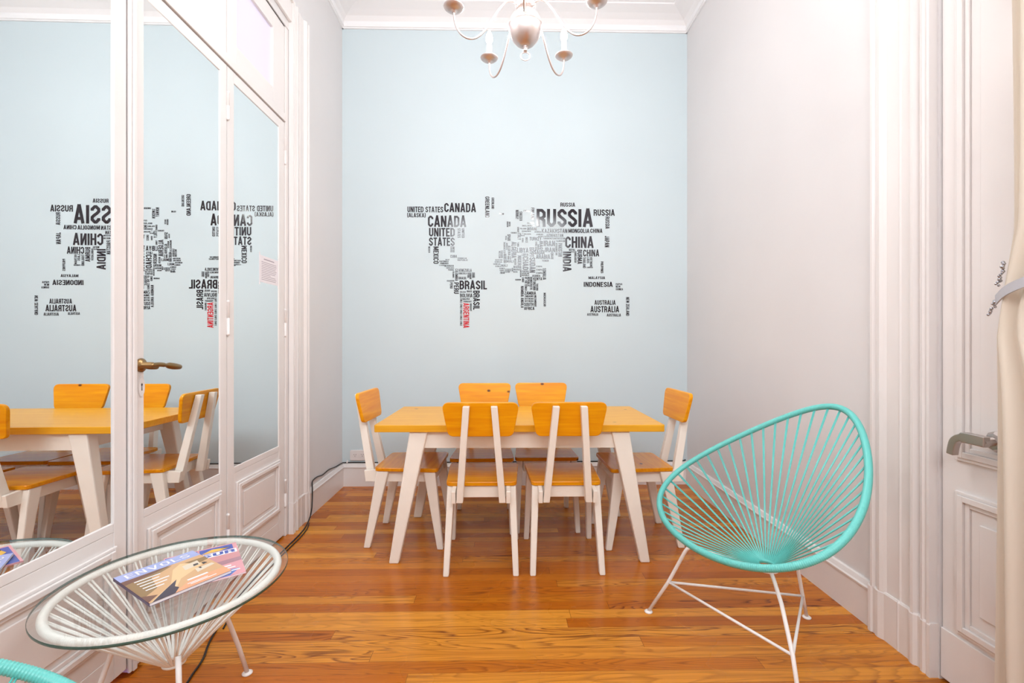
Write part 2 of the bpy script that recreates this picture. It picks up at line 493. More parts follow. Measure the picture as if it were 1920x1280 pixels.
def mirror_leaf(n, y0, y1, sl, sr, inset, tilt, label):
    """one leaf of the folding doors: y0..y1, stile widths sl and sr, mirror set back by inset"""
    xf = -1.345
    d = thing('door_%d' % n, label, 'door', (xf, (y0+y1)/2, 0), kind='structure')
    h = (y1-y0)/2
    T = 0.042
    s0, s1 = -h+sl, h-sr          # mirror edges
    zb, zt, bot, top = 0.572, 2.49, (0.03 if n == 2 else 0.012), 2.546
    f = Mesh()
    f.box(-T, 0, -h, s0, bot, top); f.box(-T, 0, s1, h, bot, top)
    f.box(-T, 0, s0, s1, bot, 0.115); f.box(-T, 0, s0, s1, 0.54, zb); f.box(-T, 0, s0, s1, zt, top)
    f.box(-T, -0.001, s0, s1, 0.115, 0.54)
    f.link('leaf_frame', 'trim', d, bevel=0.0025)
    xn, xs, a_, b_ = -inset+tilt*(s1-s0), -inset, s0-0.0005, s1+0.0005     # each pane sits very slightly out of true in its leaf
    q = lambda z: [(xn, a_, z), (xs, b_, z), (xs-0.004, b_, z), (xn-0.004, a_, z)]
    Mesh().prism_pts(q(zb-0.0005), q(zt+0.0005)).link('mirror', 'mirror', d)
    p = Mesh(); frame_moulding(p, -0.001, 1, s0+0.014, s1+0.006, 0.175, 0.492)
    p.box(-0.002, 0.004, s0+0.082, s1-0.062, 0.243, 0.424)
    p.link('panel_moulding', 'trim', d, bevel=0.003)
    return d, h
leaf_labels = {1: 'mirrored door leaf nearest the viewpoint, mostly outside the picture',
               2: 'white door leaf whose mirror shows the yellow table end, left edge of the photo',
               3: 'white mirrored door leaf with the brass lever handle',
               4: 'white mirrored door leaf next to the casing, with a printed notice on its mirror'}
leaves = {}
for n, (a, b2, sl, sr, inset, tilt) in {1: (0.482, 1.066, 0.068, 0.055, 0.004, 0.0), 2: (1.070, 1.654, 0.053, 0.053, 0.006, 0.0080), 3: (1.660, 2.245, 0.073, 0.053, 0.004, 0.0053), 4: (2.250, 2.829, 0.055, 0.068, 0.004, 0.0)}.items():
    leaves[n] = mirror_leaf(n, a, b2, sl, sr, inset, tilt, leaf_labels[n])
# meeting moulding, lever handle and key plate on leaf 3
d, h = leaves[3]
m = Mesh(); m.box(0, 0.010, -h-0.004, -h+0.032, 0.012, 2.546); m.box(0.010, 0.016, -h+0.006, -h+0.024, 0.012, 2.546); m.box(-0.052, -0.0425, -h-0.03, -h+0.03, 0.012, 2.546); m.link('meeting_moulding', 'trim', d, bevel=0.004)  # rear strip is unseen, added to block violet light through the joint
hy = -h+0.058
hd = Mesh(); hd.lathe([(0.026, 0.0), (0.026, 0.004), (0.02, 0.009), (0.012, 0.012), (0.011, 0.045), (0.0, 0.046)], 20, (0, hy, 1.112), 'x'); hd = hd.link('door_handle', 'brass', d, smooth=True)
lv = Mesh(); lv.tube(smooth_path([(0.044, hy-0.008, 1.112), (0.046, hy+0.03, 1.113), (0.045, hy+0.07, 1.108), (0.044, hy+0.11, 1.102), (0.043, hy+0.148, 1.097)], 5),
                     lambda i: 0.0085+0.0045*sin(pi*min(1, max(0, (i-8)/12)))-(0.006 if i >= 20 else 0)-(0.003 if i in (9, 10) else 0), 10)
lv.link('lever', 'brass', hd, smooth=True)
kp = Mesh().prism_pts([(0, hy+0.016*cos(t), 1.03+(0.042 if sin(t) > 0 else 0.036)*sin(t)) for t in (2*pi*k/20 for k in range(20))], [(0.004, hy+0.014*cos(t), 1.03+(0.04 if sin(t) > 0 else 0.034)*sin(t)) for t in (2*pi*k/20 for k in range(20))]).link('key_plate', 'trim', d)
Mesh().prism_pts([(0.004, hy+a, b3) for a, b3 in ((-0.002, 1.018), (0.002, 1.018), (0.0015, 1.034), (0.004, 1.04), (0, 1.046), (-0.004, 1.04), (-0.0015, 1.034))],
                 [(0.0045, hy+a, b3) for a, b3 in ((-0.002, 1.018), (0.002, 1.018), (0.0015, 1.034), (0.004, 1.04), (0, 1.046), (-0.004, 1.04), (-0.0015, 1.034))]).link('keyhole', 'slot', kp)
for z0, z1 in ((2.29, 2.41), (1.24, 1.39), (0.22, 0.35)): hinge_mesh(0.004, h+0.003, z0, z1).link('hinge', 'trim', d, smooth=True)
d, h = leaves[4]
for z0, z1 in ((2.30, 2.45), (1.24, 1.39), (0.19, 0.34)): hinge_mesh(0.004, h+0.004, z0, z1).link('hinge', 'trim', d, smooth=True)

# transom windows over the leaves
for n, (a, b2) in {1: (0.482, 1.066), 2: (1.070, 1.654), 3: (1.660, 2.243), 4: (2.247, 2.829)}.items():
    t = thing('window_%d' % n, ['', 'transom window over the nearest mirrored leaf', 'transom window over the leaf at the photo edge', 'lilac transom window over the leaf with the brass handle',
                                'lilac transom window next to the casing'][n], 'window', (-1.345, (a+b2)/2, 0), kind='structure')
    h = (b2-a)/2
    f = Mesh()
    f.box(-0.04, 0, -h, -h+0.083, 2.602, 3.138).box(-0.04, 0, h-0.137, h, 2.602, 3.138).box(-0.04, 0, -h+0.083, h-0.137, 2.602, 2.69).box(-0.04, 0, -h+0.083, h-0.137, 3.042, 3.138)
    f.link('sash', 'trim', t, bevel=0.0025)
    Mesh().box(-0.022, -0.016, -h+0.083, h-0.137, 2.69, 3.042).link('pane', 'lilac', t)

# panelled door on the right with a lever handle
d = thing('door_5', 'white panelled door with the worn chrome handle, beside the cream curtain', 'door', (XR+0.008, 1.22, 0), kind='structure')
f = Mesh(); f.box(0, 0.045, -0.37, 0.368, 0.012, 3.14); f.box(-0.007, 0, -0.37, 0.368, 0.012, 0.188)
f.link('leaf_frame', 'trim', d, bevel=0.003)
p = Mesh(); frame_moulding(p, 0, -1, -0.30, 0.315, 0.205, 0.690); frame_moulding(p, 0, -1, -0.30, 0.315, 0.795, 2.40)
p.box(-0.008, 0, -0.22, 0.235, 0.30, 0.60); p.box(-0.004, 0, -0.22, 0.235, 0.88, 2.31)
p.link('panel_moulding', 'trim', d, bevel=0.003)
hd = Mesh().lathe([(0.034, 0), (0.034, -0.006), (0.026, -0.016), (0.014, -0.018), (0.014, -0.052), (0.0, -0.054)], 8, (-0.008, 0.178, 0.885), 'x').link('door_handle', 'chrome', d)
lv = Mesh(); path = smooth_path([(-0.056, 0.166, 0.886), (-0.058, 0.205, 0.888), (-0.058, 0.24, 0.886), (-0.057, 0.262, 0.872), (-0.056, 0.272, 0.848), (-0.056, 0.276, 0.822)], 6)
rings = []
for i, q in enumerate(path):
    T = (path[min(i+1, len(path)-1)]-path[max(i-1, 0)]).normalized(); S = Vector((1, 0, 0)); U = T.cross(S)
    hw, ht = (0.011, 0.017) if i < 12 else (0.011, 0.012)
    rings.append([q+S*a*hw+U*b3*ht for a, b3 in ((-1, -1), (1, -1), (1, 1), (-1, 1))])
lv.ring_loft(rings).link('lever', 'chrome', hd, bevel=0.003)

# ------------------------------------------------------------------ dining table
TX, TY = 0.095, 2.805
t = thing('dining_table', 'yellow pine dining table with splayed white legs, between the six chairs', 'table', (TX, TY, 0), radians(-0.6))
pl = rounded_poly([(-0.785, -0.355), (0.785, -0.355), (0.785, 0.355), (-0.785, 0.355)], 0.012, 3)
Mesh().prism_pts([(x, y, 0.712) for x, y in pl], [(x, y, 0.75) for x, y in pl]).link('tabletop', 'pine_top', t, bevel=0.003)
for sy in (-1, 1):
    y0, y1 = sorted((sy*0.318, sy*0.296))
    Mesh().box(-0.56, 0.56, y0, y1, 0.618, 0.712).link('apron', 'chair_white', t, bevel=0.002)
for sx in (-1, 1):
    x0, x1 = sorted((sx*0.545, sx*0.523))
    Mesh().box(x0, x1, -0.296, 0.296, 0.618, 0.712).link('apron', 'chair_white', t, bevel=0.002)
def leg_mesh(top, bot, zt):
    """tapered splayed leg: top and bottom rectangles (x0, x1, y0, y1)"""
    q = lambda r, z: [(r[0], r[2], z), (r[1], r[2], z), (r[1], r[3], z), (r[0], r[3], z)]
    return Mesh().prism_pts(q(bot, 0), q(top, zt))
for sx in (-1, 1):
    for sy in (-1, 1):
        top = tuple(sorted((sx*0.598, sx*0.500)))+tuple(sorted((sy*0.338, sy*0.268)))
        bot = tuple(sorted((sx*0.708, sx*0.655)))+tuple(sorted((sy*0.345, sy*0.300)))
        leg_mesh(top, bot, 0.712).link('leg', 'chair_white', t, bevel=0.007)

# ------------------------------------------------------------------ dining chairs (local: facing +y)
def make_chair():
    r = thing('dining_chair', '', 'chair')
    sp = rounded_poly([(-0.184, -0.19), (0.184, -0.19), (0.204, 0.185), (-0.204, 0.185)], 0.03, 5)
    Mesh().prism_pts([(x, y, 0.444) for x, y in sp], [(x, y, 0.466) for x, y in sp]).link('seat', 'pine_seat', r, bevel=0.004)
    # backrest: trapezoid board, leaning back
    bp = rounded_poly([(-0.164, 0.0), (0.164, 0.0), (0.196, 0.178), (-0.196, 0.178)], 0.036, 7)
    lean = 0.030/0.175
    f = lambda x, v, o: (x, -0.252-v*lean-o, 0.720+v*0.99)
    Mesh().prism_pts([f(x, v, 0.021) for x, v in bp], [f(x, v, 0) for x, v in bp]).link('backrest', 'pine_back', r, bevel=0.004)
    for s in (-1, 1):
        # back post, leaning backwards and inwards
        q = lambda cx, cy, hx, hy, z: [(cx-hx, cy-hy, z), (cx+hx, cy-hy, z), (cx+hx, cy+hy, z+0.0), (cx-hx, cy+hy, z+0.0)]
        lo = q(s*0.110, -0.222, 0.017, 0.024, 0.374); hi = q(s*0.069, -0.3235, 0.0165, 0.0185, 0.880)
        Mesh().prism_pts(lo, hi).link('back_post', 'chair_white', r, bevel=0.003)
        # side rail running back past the seat to carry the post
        x0, x1 = sorted((s*0.129, s*0.150))
        m = Mesh()
        pr = [(-0.252, 0.374), (0.165, 0.374), (0.165, 0.444), (-0.19, 0.444), (-0.262, 0.438)]
        m.prism_pts([(x0, y, z) for y, z in pr], [(x1, y, z) for y, z in pr])
        m.link('side_rail', 'chair_white', r, bevel=0.0025)
        leg_mesh(tuple(sorted((s*0.180, s*0.142)))+(-0.178, -0.108), tuple(sorted((s*0.194, s*0.164)))+(-0.250, -0.212), 0.444).link('leg', 'chair_white', r, bevel=0.006)
        leg_mesh(tuple(sorted((s*0.192, s*0.154)))+(0.100, 0.168), tuple(sorted((s*0.206, s*0.176)))+(0.182, 0.218), 0.444).link('leg', 'chair_white', r, bevel=0.006)
    Mesh().box(-0.129, 0.129, -0.176, -0.156, 0.381, 0.444).link('rear_rail', 'chair_white', r, bevel=0.002)
    Mesh().box(-0.129, 0.129, 0.140, 0.160, 0.381, 0.444).link('front_rail', 'chair_white', r, bevel=0.002)
    return r
chairs = [
 (-0.112, 2.572, 0.0, 'white legged pine chair with its back to the viewpoint, left of the near pair'),
 (0.333, 2.572, 0.0, 'white legged pine chair with its back to the viewpoint, right of the near pair'),
 (-0.133, 3.040, 180.0, 'pine chair on the wall side of the table, below BRASIL, left of the far pair'),
 (0.280, 3.055, 180.0, 'pine chair on the wall side of the table, right of the far pair'),
 (-0.552, 2.842, -92.5, 'pine chair at the table end next to the power outlet'),
 (0.803, 2.808, 91.5, 'pine chair at the table end next to the turquoise cord chair'),
]
proto = make_chair()
for i, (x, y, a, lab) in enumerate(chairs):
    o = proto if i == 0 else copy_tree(proto)
    o.location = (x, y, 0); o.rotation_euler = (0, 0, radians(a))
    o['label'] = lab; o['group'] = 'dining chairs around the table'

# ------------------------------------------------------------------ cord lounge chair (local: hub at the origin, back towards +x)
RA, RB, RK, RBE, RK2, RZ = 0.4142, 0.391, 0.3896, 0.1869, -0.0138, 0.6688
RTAU = 0.6205
def rim_point(ph):
    u = RA*cos(ph); w = RB*sin(ph)*(1-RK*cos(ph)-RK2*cos(ph)**2); n = RBE*u*u
    return Vector((u*cos(RTAU)-n*sin(RTAU), w, RZ+u*sin(RTAU)+n*cos(RTAU)))
def even_loop(fn, n, fine=1440):
    P = [fn(2*pi*k/fine) for k in range(fine)]
    L = [0.0]
    for i in range(fine): L.append(L[-1]+(P[(i+1) % fine]-P[i]).length)
    out = []; j = 0
    for k in range(n):
        s = L[-1]*k/n
        while L[j+1] < s: j += 1
        f = (s-L[j])/(L[j+1]-L[j]); out.append(P[j].lerp(P[(j+1) % fine], f))
    return out, L[-1]
def make_lounge():
    r = thing('cord_lounge_chair', '', 'lounge chair')
    loop, length = even_loop(rim_point, 1290)
    Mesh().tube(loop, lambda i: 0.0126 if i % 3 else 0.0113, 10, True).link('rim', 'teal', r, smooth=True)
    # cord seat: pairs of cords strung from the rim to the small hub ring
    n = 46; m = Mesh(); hub = Vector((0.0, 0.0, 0.335))
    ends, _ = even_loop(rim_point, n*40)
    for k in range(n):
        for s in (-1, 1):
            p = ends[(k*40+20+s*2) % (n*40)]
            d = (p-hub); a = math.atan2(d.y, d.x)+s*0.02
            q = hub+Vector((cos(a)*0.030, sin(a)*0.030, 0.0))
            m.tube([p, p.lerp(q, 0.5)+Vector((0, 0, -0.004)), q, q+Vector((-cos(a)*0.004, -sin(a)*0.004, -0.012))], 0.0023, 6)
    m.link('cord_seat', 'teal', r, smooth=True)
    h = Mesh(); h.tube([(0.031*cos(2*pi*k/24), 0.031*sin(2*pi*k/24), 0.330) for k in range(24)], 0.007, 8, True); h.link('hub_ring', 'teal', r, smooth=True)
    # three legs bent under the seat, tied by a triangle of rods
    rot = Matrix.Rotation(-0.1695, 3, 'Z'); org = Vector((1.028, 1.758, 0))
    L = lambda x, y, z: rot @ (Vector((x, y, z))-org)
    legs = [[L(0.646, 2.007, 0.004), L(0.718, 1.962, 0.156), L(0.774, 1.927, 0.298), L(0.790, 1.917, 0.324), L(0.830, 1.890, 0.330), L(0.900, 1.845, 0.319), L(0.990, 1.783, 0.314)],
            [L(1.320, 1.952, 0.004), L(1.290, 1.933, 0.105), L(1.252, 1.908, 0.235), L(1.21, 1.88, 0.322), L(1.07, 1.79, 0.318)],
            [L(0.965, 1.455, 0.004), L(0.993, 1.540, 0.125), L(1.010, 1.630, 0.248), L(1.024, 1.705, 0.305), L(1.028, 1.735, 0.318)]]
    knees = []
    for p in legs:
        path = p[:3]+smooth_path(p[2:], 5)[1:]
        lg = Mesh().tube(path, 0.0075, 10).link('leg', 'metal_white', r, smooth=True)
        f = p[0]
        Mesh().lathe([(0.017, 0.0), (0.018, 0.004), (0.012, 0.008), (0.0, 0.010)], 16, (f.x, f.y, 0)).link('foot', 'metal_white', lg, smooth=True)
        knees.append(p[1])
    for i in range(3):
        Mesh().tube([knees[i], knees[(i+1) % 3]], 0.0055, 8).link('stretcher', 'metal_white', r, smooth=True)
    Mesh().tube([(0.042*cos(2*pi*k/24), 0.042*sin(2*pi*k/24), 0.318) for k in range(24)], 0.005, 8, True).link('hub_support_ring', 'metal_white', r)
    return r
l1 = make_lounge()
l1.location = (1.028, 1.758, 0); l1.rotation_euler = (0, 0, 0.1695)
l1['label'] = 'turquoise cord lounge chair on white rod legs, by the wall beside the table'
l2 = copy_tree(l1)
l2.location = (-0.82, 0.45, 0); l2.rotation_euler = (0, 0, radians(210))
l2['label'] = 'turquoise cord lounge chair of which only the rim shows, below the glass table'
for o in (l1, l2): o['group'] = 'turquoise cord lounge chairs'

# ------------------------------------------------------------------ round glass table on a cord basket
CX, CY = -1.018, 1.430
g = thing('coffee_table', 'round glass topped table with a white cord basket base, beside the mirrored doors', 'table', (CX, CY, 0))
gx, gy, GR = 0.014, -0.018, 0.311
circ = lambda r, z, n=96: [(gx+r*cos(2*pi*k/n), gy+r*sin(2*pi*k/n), z) for k in range(n)]
gt = Mesh(); gt.prism_pts(circ(GR-0.0006, 0.4675), circ(GR-0.0006, 0.4745)); gt = gt.link('glass_top', 'glass', g)
e = Mesh(); e.ring_loft([circ(GR-0.0004, 0.4672), circ(GR+0.0006, 0.4685), circ(GR+0.0006, 0.4737), circ(GR-0.0004, 0.475)], False, False); e = e.link('polished_edge', 'glass_edge', gt, smooth=True); e['label'] = 'dark green glass edge'
RR = 0.2855; RZT = 0.4555
Mesh().tube([(RR*cos(2*pi*k/840), RR*sin(2*pi*k/840), RZT) for k in range(840)], lambda i: 0.0118 if i % 3 else 0.0108, 10, True).link('rim', 'cord_white', g, smooth=True)
m = Mesh(); n = 38
for k in range(n):
    for s in (-1, 1):
        a = 2*pi*(k+0.5)/n+s*0.022; a2 = 2*pi*(k+0.5)/n+s*0.03
        m.tube([(RR*cos(a), RR*sin(a), RZT), (0.028*cos(a2), 0.028*sin(a2), 0.212), (0.024*cos(a2), 0.024*sin(a2), 0.202)], 0.0030, 6)
m.link('cord_basket', 'cord_white', g, smooth=True)
Mesh().tube([(0.027*cos(2*pi*k/24), 0.027*sin(2*pi*k/24), 0.208) for k in range(24)], 0.006, 8, True).link('hub_ring', 'cord_white', g, smooth=True)
for a in (68, 188, 309):
    c_, s_ = cos(radians(a)), sin(radians(a))
    P = [(0.252*c_, 0.252*s_, 0.004), (0.216*c_, 0.216*s_, 0.125), (0.175*c_, 0.175*s_, 0.245), (0.153*c_, 0.153*s_, 0.307)]
    lg = Mesh().tube(P, 0.0075, 10).link('leg', 'metal_white', g, smooth=True)
    Mesh().lathe([(0.017, 0.0), (0.018, 0.004), (0.012, 0.008), (0.0, 0.010)], 16, (P[0][0], P[0][1], 0)).link('foot', 'metal_white', lg, smooth=True)

# ------------------------------------------------------------------ chandelier
HX, HY = 0.098, 1.99
ch = thing('chandelier', 'brushed nickel chandelier with five candle arms hanging over the table', 'chandelier', (HX, HY, 2.44))
Z0 = 2.44
bowl = [(0.0, 2.489), (0.012, 2.489), (0.024, 2.492), (0.040, 2.503), (0.056, 2.522), (0.067, 2.545), (0.073, 2.568), (0.0745, 2.576), (0.0755, 2.577), (0.0755, 2.581), (0.0735, 2.583),
        (0.069, 2.600), (0.060, 2.618), (0.048, 2.632), (0.036, 2.640), (0.034, 2.648), (0.0, 2.648)]
Mesh().lathe([(r, z-Z0) for r, z in bowl], 40).link('bowl', 'nickel', ch, smooth=True)
col = [(0.0, 2.646), (0.030, 2.646), (0.040, 2.655), (0.043, 2.668), (0.040, 2.690), (0.026, 2.700), (0.018, 2.715), (0.022, 2.735), (0.018, 2.755), (0.013, 2.79), (0.018, 2.86), (0.03, 2.90), (0.034, 2.93), (0.02, 2.97), (0.012, 2.99), (0.0, 2.99)]
m = Mesh(); rings = []
for r, z in col:
    rings.append([(r*(1+0.05*cos(12*a))*cos(a), r*(1+0.05*cos(12*a))*sin(a), z-Z0) for a in (2*pi*k/72 for k in range(72))])
m.ring_loft(rings).link('fluted_column', 'nickel', ch, smooth=True)
Mesh().lathe([(0.0, 2.468-Z0), (0.007, 2.468-Z0), (0.009, 2.474-Z0), (0.007, 2.478-Z0), (0.010, 2.484-Z0), (0.014, 2.490-Z0), (0.0, 2.492-Z0)], 20).link('finial', 'nickel', ch, smooth=True)
Mesh().tube([(0.0205*cos(2*pi*k/40), 0.004*sin(2*pi*k/40), 2.447-Z0+0.0205*sin(2*pi*k/40)) for k in range(40)], 0.0026, 8, True).link('pull_ring', 'nickel', ch, smooth=True)
Mesh().tube([(0, 0, 2.98-Z0), (0, 0, 3.90-Z0)], 0.006, 10).link('stem', 'nickel', ch, smooth=True)
Mesh().lathe([(0.0, 3.885-Z0), (0.02, 3.89-Z0), (0.055, 3.93-Z0), (0.06, 3.95-Z0), (0.0, 3.95-Z0)], 24).link('ceiling_cup', 'nickel', ch, smooth=True)
AR = 0.313
for k in range(5):
    a = radians(90-4.1+36+72*k); ca, sa = cos(a), sin(a)
    R = lambda rho, z: (rho*ca, rho*sa, z-Z0)
    arm = Mesh().tube(smooth_path([R(0.03, 2.662), R(0.055, 2.676), R(0.085, 2.668), R(0.115, 2.635), R(0.145, 2.585), R(0.18, 2.528), R(0.215, 2.492), R(0.25, 2.482), R(0.283, 2.495), R(0.305, 2.528), R(0.312, 2.565), R(AR, 2.590)], 6), 0.0042, 10).link('arm', 'nickel', ch, smooth=True)
    p = R(AR, 0)
    A = lambda prof, seg=24: Mesh().lathe([(r, z-Z0) for r, z in prof], seg, (p[0], p[1], 0))
    A([(0.004, 2.578), (0.008, 2.580), (0.009, 2.587), (0.020, 2.589), (0.034, 2.594), (0.042, 2.601), (0.0435, 2.604), (0.041, 2.604), (0.032, 2.598), (0.0, 2.594)], 32).link('drip_pan', 'nickel', arm, smooth=True)
    A([(0.0, 2.594), (0.017, 2.594), (0.018, 2.604), (0.016, 2.607), (0.0115, 2.608), (0.0115, 2.672), (0.009, 2.675), (0.0, 2.675)]).link('candle_sleeve', 'candle', arm, smooth=True)
    A([(0.0, 2.672), (0.010, 2.674), (0.016, 2.688), (0.0175, 2.700), (0.014, 2.716), (0.006, 2.734), (0.0, 2.738)], 16).link('bulb', 'bulb', arm, smooth=True)
    o = lamp('candle_bulb_light', 'POINT', (HX+p[0], HY+p[1], 2.705), BULB_POWER, BULB_COLOR, radius=0.022)

# ------------------------------------------------------------------ world map of words, vinyl lettering on the blue wall
T_ = 0.165; H_ = T_/2
def glyph(c):
    """stroke centre lines of a condensed capital, height 1; returns (width, strokes)"""
    w = 0.50
    L, R, B, T = H_, w-H_, H_, 1-H_; k = 0.13
    O = [(L, B+k), (L, T-k), (L+k, T), (R-k, T), (R, T-k), (R, B+k), (R-k, B), (L+k, B), (L, B+k)]
    if c == 'A': return 0.56, [[(H_*0.95, 0), (0.28, 1.04)], [(0.56-H_*0.95, 0), (0.28, 1.04)], [(0.13, 0.27), (0.43, 0.27)]]
    if c == 'B': return w, [[(L, 0), (L, 1)], [(L, T), (R-k, T), (R-0.01, T-k), (R-0.01, 0.62), (R-k, 0.52), (L, 0.52)], [(R-k, 0.52), (R, 0.42), (R, B+k), (R-k, B), (L, B)]]
    if c == 'C': return w, [[(R, 0.68), (R, T-k), (R-k, T), (L+k, T), (L, T-k), (L, B+k), (L+k, B), (R-k, B), (R, B+k), (R, 0.32)]]
    if c == 'D': return w, [[(L, 0), (L, 1)], [(L, T), (R-k, T), (R, T-k), (R, B+k), (R-k, B), (L, B)]]
    if c == 'E': return 0.43, [[(L, 0), (L, 1)], [(L, T), (0.43, T)], [(L, 0.52), (0.39, 0.52)], [(L, B), (0.43, B)]]
    if c == 'F': return 0.42, [[(L, 0), (L, 1)], [(L, T), (0.42, T)], [(L, 0.51), (0.38, 0.51)]]
    if c == 'G': return w, [[(R, 0.70), (R, T-k), (R-k, T), (L+k, T), (L, T-k), (L, B+k), (L+k, B), (R-k, B), (R, B+k), (R, 0.50)], [(0.27, 0.46), (w, 0.46)]]
    if c == 'H': return w, [[(L, 0), (L, 1)], [(R, 0), (R, 1)], [(L, 0.52), (R, 0.52)]]
    if c == 'I': return T_, [[(H_, 0), (H_, 1)]]
    if c == 'J': return 0.42, [[(0.42-H_, 1), (0.42-H_, B+k), (0.42-H_-k, B), (H_+k*0.6, B), (H_, B+k), (H_, 0.3)]]
    if c == 'K': return 0.54, [[(L, 0), (L, 1)], [(0.49, 1.02), (0.12, 0.38)], [(0.2, 0.56), (0.47, -0.02)]]
    if c == 'L': return 0.41, [[(L, 0), (L, 1)], [(L, B), (0.41, B)]]
    if c == 'M': return 0.66, [[(L, 0), (L, 1)], [(0.66-L, 0), (0.66-L, 1)], [(L+0.02, 1), (0.33, 0.12)], [(0.64-L, 1), (0.33, 0.12)]]
    if c == 'N': return 0.52, [[(L, 0), (L, 1)], [(0.52-L, 0), (0.52-L, 1)], [(L+0.01, 1), (0.51-L, 0)]]
    if c == 'O': return w, [O]
    if c == 'P': return w, [[(L, 0), (L, 1)], [(L, T), (R-k, T), (R, T-k), (R, 0.55), (R-k, 0.43), (L, 0.43)]]
    if c == 'Q': return w, [O, [(0.28, 0.28), (0.48, -0.02)]]
    if c == 'R': return w, [[(L, 0), (L, 1)], [(L, T), (R-k, T), (R, T-k), (R, 0.58), (R-k, 0.48), (L, 0.48)], [(R-k-0.02, 0.48), (R-0.02, 0.36), (R, 0)]]
    if c == 'S': return w, [[(R, 0.70), (R, T-k), (R-k, T), (L+k, T), (L, T-k), (L, 0.66), (L+k*0.7, 0.56), (R-k*0.7, 0.44), (R, 0.34), (R, B+k), (R-k, B), (L+k, B), (L, B+k), (L, 0.30)]]
    if c == 'T': return 0.46, [[(0.23, 0), (0.23, 1)], [(0, T), (0.46, T)]]
    if c == 'U': return w, [[(L, 1), (L, B+k), (L+k, B), (R-k, B), (R, B+k), (R, 1)]]
    if c == 'V': return 0.54, [[(H_*0.95, 1), (0.27, -0.04)], [(0.54-H_*0.95, 1), (0.27, -0.04)]]
    if c == 'W': return 0.78, [[(H_, 1), (0.22, 0)], [(0.39, 1), (0.22, 0)], [(0.39, 1), (0.56, 0)], [(0.78-H_, 1), (0.56, 0)]]
    if c == 'X': return 0.52, [[(0.07, 0), (0.45, 1)], [(0.45, 0), (0.07, 1)]]
    if c == 'Y': return 0.52, [[(0.07, 1), (0.26, 0.45)], [(0.45, 1), (0.26, 0.45)], [(0.26, 0.48), (0.26, 0)]]
    if c == 'Z': return 0.46, [[(0.03, T), (0.46, T)], [(0.40, T), (0.07, B)], [(0.0, B), (0.46, B)]]
    if c == '(': return 0.24, [[(0.20, 1.08), (0.09, 0.8), (0.09, 0.2), (0.20, -0.08)]]
    if c == ')': return 0.24, [[(0.04, 1.08), (0.15, 0.8), (0.15, 0.2), (0.04, -0.08)]]
    return 0.22, []
def stroke_quads(line, t):
    P = [Vector(p) for p in line]; n = len(P); closed = (P[0]-P[-1]).length < 1e-6
    if closed: P = P[:-1]; n -= 1
    L, R = [], []
    for i in range(n):
        d0 = (P[i]-P[i-1]).normalized() if (i or closed) else None
        d1 = (P[(i+1) % n]-P[i]).normalized() if (i < n-1 or closed) else None
        d = ((d0 or d1)+(d1 or d0)).normalized(); nrm = Vector((-d.y, d.x))
        ref = d1 or d0; cs = max(0.5, nrm.dot(Vector((-ref.y, ref.x))))
        L.append(P[i]+nrm*(t/2/cs)); R.append(P[i]-nrm*(t/2/cs))
    rng = range(n) if closed else range(n-1)
    return [(L[i], L[(i+1) % n], R[(i+1) % n], R[i]) for i in rng]
def word_quads(text, tw=None):
    """2D quads of a word, cap height 1; returns (quads, width)"""
    x = 0.0; out = []
    for c in text:
        w, st = glyph(c)
        for lay, s in enumerate(st):
            for q in stroke_quads(s, tw or T_): out.append([(p.x+x, p.y, lay) for p in q])
        x += w+0.075
    return out, x-0.075
def flat(m, text, place, tw=None):
    """add a word to a mesh; place(u, v) with u, v in 0..1 of the word box gives the 3D point; overlapping strokes are lifted a hair along the normal"""
    o, ex, ey = (Vector(place(*p)) for p in ((0, 0), (1, 0), (0, 1)))
    nrm = (ex-o).cross(ey-o).normalized()*0.00012
    if nrm.z < -1e-6 or nrm.y > 1e-6: nrm = -nrm
    q, w = word_quads(text, tw)
    for quad in q:
        m.face([m.bm.verts.new(Vector(place(x/w, y))+nrm*lay) for x, y, lay in quad])

